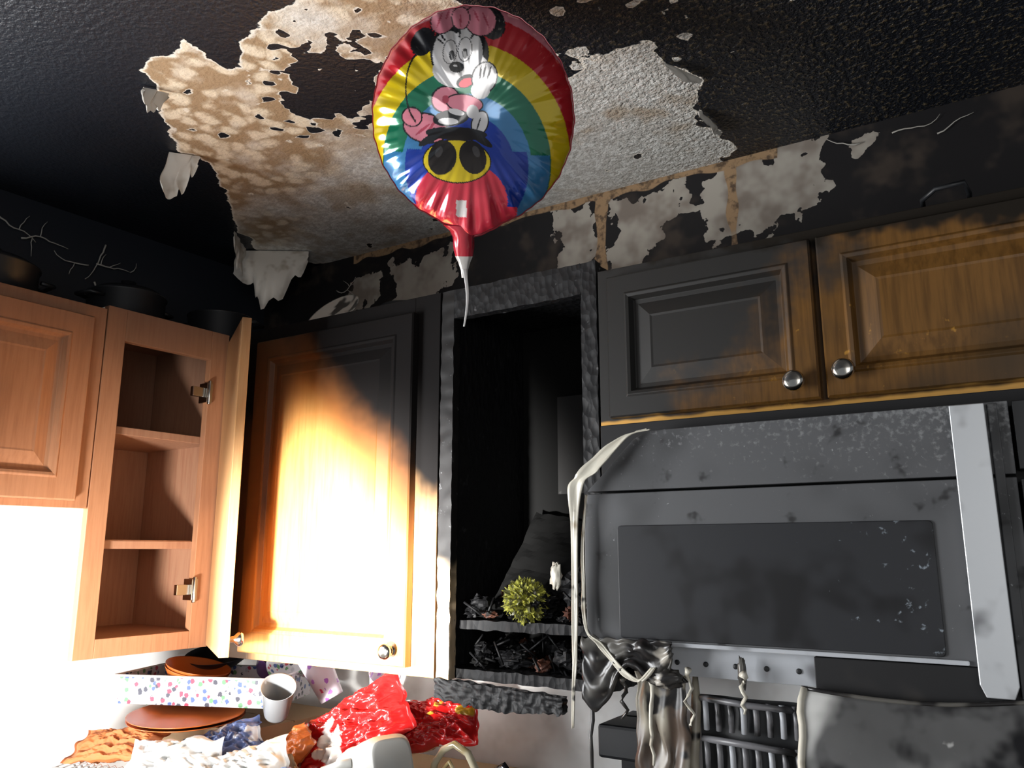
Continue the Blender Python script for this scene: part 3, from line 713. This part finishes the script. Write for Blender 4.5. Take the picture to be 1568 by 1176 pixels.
mb.build('soot_webs')
mb=MB()
for (x,z,d,l) in [(-.14,2.445,.2,.10),(-.20,2.44,3.3,.08),(-.06,2.42,-.2,.08),(-1.68,2.38,-.8,.10)]: crack((x,z),d,l,PBk,.0018)
mb.build('soot_webs.001')

# ------------------------------------------------------------------ foil balloon
BC=Vector((-.687,.979,2.297)); CAM=Vector((0,0,1.61))
nrm=(CAM-BC).normalized(); rgt=Vector((0,0,1)).cross(nrm).normalized(); upv=nrm.cross(rgt)
RW,RH=.165,.172
def paint(u,v):
    X=726+157*u; Yp=185-171*v
    C=np.zeros((len(u),3))
    r=np.hypot((X-716)/.86,Yp-262)
    def put(mask,c): C[mask]=c
    put(r>=0,(.74,.24,.30)); put(r<232,(.58,.015,.025)); put(r<190,(.85,.62,.01)); put(r<152,(.01,.20,.10)); put(r<116,(.06,.26,.55)); put(r<86,(.01,.05,.40))
    put((Yp>235)&(r<150)&(r>100),(.06,.26,.55))
    put((Yp>230)&(r<110)&(r>80),(.01,.05,.40))
    def E(cx,cy,rx,ry,a=0):
        ca,sa=math.cos(a),math.sin(a); dx=X-cx; dy=Yp-cy
        return ((dx*ca+dy*sa)/rx)**2+((-dx*sa+dy*ca)/ry)**2<1
    K=(.008,.008,.010); W=(.80,.78,.78); PK=(.85,.28,.36); RD=(.74,.04,.08); YL=(.88,.68,.02); DP=(.55,.08,.13)
    put(E(708,312,72,66),RD); put((Yp>318)&(np.abs(X-708)<88),RD)
    # big dress bow on the left, pink bodice
    put(E(654,198,35,23,.15),K); put(E(654,198,32.5,20.5,.15),PK); put(E(634,182,16,15),K); put(E(634,182,14,13),PK)
    put(E(684,155,22,20,-.4),K); put(E(684,155,19.5,17.5,-.4),PK); put(E(712,160,28,14,.1),K); put(E(712,160,26,12,.1),PK); put(E(684,155,5,6),DP)
    put(E(650,200,2,14,.9),DP); put(E(664,194,2,12,.6),DP)
    # folded arms, gloves
    put(E(692,182,27,12,-.15),K); put(E(700,173,12,4.5,.2),W); put(E(688,187,15,5),W)
    put(E(735,188,13,19,.3),K); put(E(735,188,11,17,.3),W); put(E(724,172,9,10),W); put(E(733,190,1.2,10,.3),K)
    # skirt / legs
    put(E(700,205,46,10,.02),K); put(E(664,212,24,6,-.55),K); put(E(734,210,24,6,.6),K)
    # shoes seen from below: yellow rims, black soles
    put(E(701,247,52,34),K); put(E(701,247,50,32),YL)
    put(E(679,242,21,27,.3),K); put(E(725,240,20,26,-.3),K)
    put(E(674,233,5,9,.4),(.06,.06,.065)); put(E(730,231,5,9,-.4),(.06,.06,.065))
    # ears, head
    put(E(650,72,17,22,.5),K); put(E(750,40,20,27,-.3),K)
    put(E(704,88,43,46),K)
    put(E(688,92,23,37),W); put(E(715,88,23,37),W); put(E(700,113,35,25),W); put(E(728,108,19,19),W)
    put(E(690,86,10.5,18,.1),K); put(E(690,86,9.3,16.8,.1),W); put(E(712,82,10.5,18,.1),K); put(E(712,82,9.3,16.8,.1),W)
    put(E(693,91,4,7.5),K); put(E(712,88,4,7.5),K)
    put(E(700,108,11,8),K); put(E(698,106,3,1.6),W); put(E(714,128,15,9,-.4),K); put(E(714,130,11,6,-.4),(.75,.05,.08))
    for k,(ex,ey) in enumerate(((680,66),(676,71),(704,60),(723,62))): put(E(ex,ey,1.5,6,(-.6,-.9,0,.6)[k]),K)
    # raised glove
    put(E(741,122,19,24,.3),K); put(E(741,122,17,22,.3),W); put(E(735,141,14,12),W); put(E(741,112,1.2,11,.2),K); put(E(748,114,1.2,10,.3),K); put(E(735,114,1.2,10,.1),K)
    # hair bow
    put(E(680,36,19,26,.35),K); put(E(680,36,17.3,24.3,.35),PK); put(E(734,38,24,25,-.4),K); put(E(734,38,22.3,23.3,-.4),PK); put(E(705,36,14,18),K); put(E(705,36,12.5,16.5),PK)
    put(E(674,40,1.4,12,.3),DP); put(E(686,30,1.4,10,.3),DP); put(E(742,38,1.4,12,-.4),DP); put(E(728,32,1.4,10,-.4),DP); put(E(705,40,1.4,10),DP)
    q=np.abs(np.hypot((X-655)/1.0,(Yp-140)/1.9)-30)<1.1; put(q&(X<640),K)
    put((np.abs(X-708)<8)&(np.abs(Yp-322)<14),W)
    return C
def balloon():
    nt_,nr=460,165
    me=bpy.data.meshes.new('foil_balloon'); vs=[]
    th=np.linspace(0,2*math.pi,nt_,endpoint=False)
    def shape(side):
        out=[];c=[]
        for i in range(1,nr+1):
            r=i/nr
            for t in th:
                edge=1+.003*math.sin(t*46)*r**8+.004*math.sin(t*23+1)*r**8
                dn=max(0,math.cos(t+math.pi/2)); neck=.10*dn**40
                x=r*edge*math.cos(t); y=r*(edge+neck*r**6)*math.sin(t)
                wr=(math.sin(t*27+2*math.sin(t*3))+.6*math.sin(t*46+1.3)+.5*math.sin(t*13))*r**4*(1-r**14)
                h=.062*(1-r**2.3)**.62+.0036*wr
                h+=.0040*mn.noise(Vector((x*4,y*4,side)))*(1-r**6)
                if r>.985: h=.0
                out.append(BC+rgt*(x*RW)+upv*(y*RH)+nrm*(side*h)); c.append((x,y))
        return out,c
    F=[];cols=[]
    for side in (1,-1):
        b=len(vs); o,c=shape(side); vs.append(BC+nrm*(side*.062)); vs+=o
        c=np.array([(0,0)]+c)
        if side==1: cols.append(paint(c[:,0],c[:,1]))
        else: k=np.zeros((len(c),3)); k[:]=(.5,.03,.06); cols.append(k)
        for k in range(nt_): F.append((b,b+1+k,b+1+(k+1)%nt_))
        for i in range(nr-1):
            for k in range(nt_):
                a=b+1+i*nt_+k; a2=b+1+i*nt_+(k+1)%nt_; F.append((a,a+nt_,a2+nt_,a2))
    b=len(vs); nc=[]
    sec=[(-.98,.20,.016,0),(-1.04,.13,.016,0),(-1.10,.105,.014,0),(-1.20,.10,.010,0),(-1.26,.09,.006,0),(-1.30,.085,.003,1),(-1.36,.06,.003,1),(-1.44,.035,.002,1),(-1.52,.03,.002,1)]
    S=[]
    for i in range(len(sec)-1):
        for k in range(4):
            t=k/4; S.append(tuple(sec[i][j]*(1-t)+sec[i+1][j]*t for j in range(3))+(sec[i][3],))
    S.append(sec[-1]); sg=24
    for (y,w,d,wt) in S:
        for k in range(sg):
            a=2*math.pi*k/sg; wz=1+.12*math.sin(k*2.3+y*9)
            vs.append(BC+rgt*((-.10+.04*(-y-1)+w*math.cos(a)*wz)*RW)+upv*(y*RH)+nrm*(d*math.sin(a)+ .03*(y+1)))
            nc.append((.75,.74,.72) if wt else (.60,.03,.06))
    for i in range(len(S)-1):
        for k in range(sg): F.append((b+i*sg+k,b+i*sg+(k+1)%sg,b+(i+1)*sg+(k+1)%sg,b+(i+1)*sg+k))
    cols.append(np.array(nc))
    me.from_pydata([v-BC for v in vs],[],F)
    me.polygons.foreach_set('use_smooth',[True]*len(F))
    C=np.concatenate(cols); C=np.concatenate([C,np.ones((len(C),1))],1).astype(np.float32)
    a=me.color_attributes.new('Col','FLOAT_COLOR','POINT'); a.data.foreach_set('color',C.ravel())
    m,nt,bb=_new('printed_foil'); at=_attr(nt,'Col'); nt.links.new(at.outputs['Color'],bb.inputs['Base Color'])
    bb.inputs['Metallic'].default_value=.35; bb.inputs['Roughness'].default_value=.18; bb.inputs['Coat Weight'].default_value=1.0; bb.inputs['Coat Roughness'].default_value=.10; bb.inputs['Coat IOR'].default_value=1.8
    me.materials.append(m)
    o=bpy.data.objects.new('foil_balloon',me); o.location=BC; COL.objects.link(o)
    mb=MB(); B=BC+upv*(-1.42*RH)+rgt*(-.085*RW)-nrm*.012
    mb.sheet(lambda u,v:B+Vector((0,0,-.105*v))+rgt*((u-.5)*.007*(1-.6*v)+.006*math.sin(v*3)),3,24,layered('ribbon_white',(.8,.8,.78),rough=.3))
    r=mb.build('ribbon',0,.0006); r.parent=o; r.matrix_parent_inverse=Matrix.Translation(-BC)
    return o
balloon()

# ------------------------------------------------------------------ lights
def area(name,loc,target,sx,sy,power,color=(1,1,1)):
    l=bpy.data.lights.new(name,'AREA'); l.shape='RECTANGLE'; l.size=sx; l.size_y=sy; l.energy=power; l.color=color
    o=bpy.data.objects.new(name,l); o.location=loc; COL.objects.link(o)
    o.rotation_euler=(Vector(target)-Vector(loc)).to_track_quat('-Z','Y').to_euler(); return o
def spot(name,loc,target,ang,power,color=(1,1,1),r=.08):
    l=bpy.data.lights.new(name,'SPOT'); l.energy=power; l.spot_size=math.radians(ang); l.spot_blend=1.0; l.color=color; l.shadow_soft_size=r
    o=bpy.data.objects.new(name,l); o.location=loc; COL.objects.link(o)
    o.rotation_euler=(Vector(target)-Vector(loc)).to_track_quat('-Z','Y').to_euler(); return o
p=FL@Vector(((WU0+WU1)/2,.36,(WZ0+WZ1)/2)); q=FL@Vector(((WU0+WU1)/2,0,(WZ0+WZ1)/2))
area('daylight_window',p,q,WU1-WU0,WZ1-WZ0,88,(.97,.985,1))
area('front_fill',(.9,-1.2,1.75),(-.5,1.4,1.95),1.3,1.2,12.5,(1,.98,.95))  # added soft fill from behind the camera, not a real opening
spot('added_spot',(-1.05,-.15,1.25),(-1.26,1.35,1.57),30,1150,(1,.98,.94),.06)  # added spot for the door's bright patch, standing in for window light
spot('added_spot.001',(-1.2,.25,1.15),(-2.05,1.25,1.36),78,140,(1,.99,.97),.10)  # added spot that whitens the lower left wall; no lamp stands there
w=bpy.data.worlds.new('World'); scn.world=w; w.use_nodes=True
w.node_tree.nodes['Background'].inputs[0].default_value=(.85,.92,1,1); w.node_tree.nodes['Background'].inputs[1].default_value=.22

# ------------------------------------------------------------------ camera
cd=bpy.data.cameras.new('camera'); cd.sensor_width=36; cd.lens=36*1230/1568; cd.clip_start=.01
co=bpy.data.objects.new('camera',cd); COL.objects.link(co); co.location=(0,0,1.61)
co.rotation_euler=(math.radians(90)+math.atan(256/1230),0,math.radians(32.08)); scn.camera=co
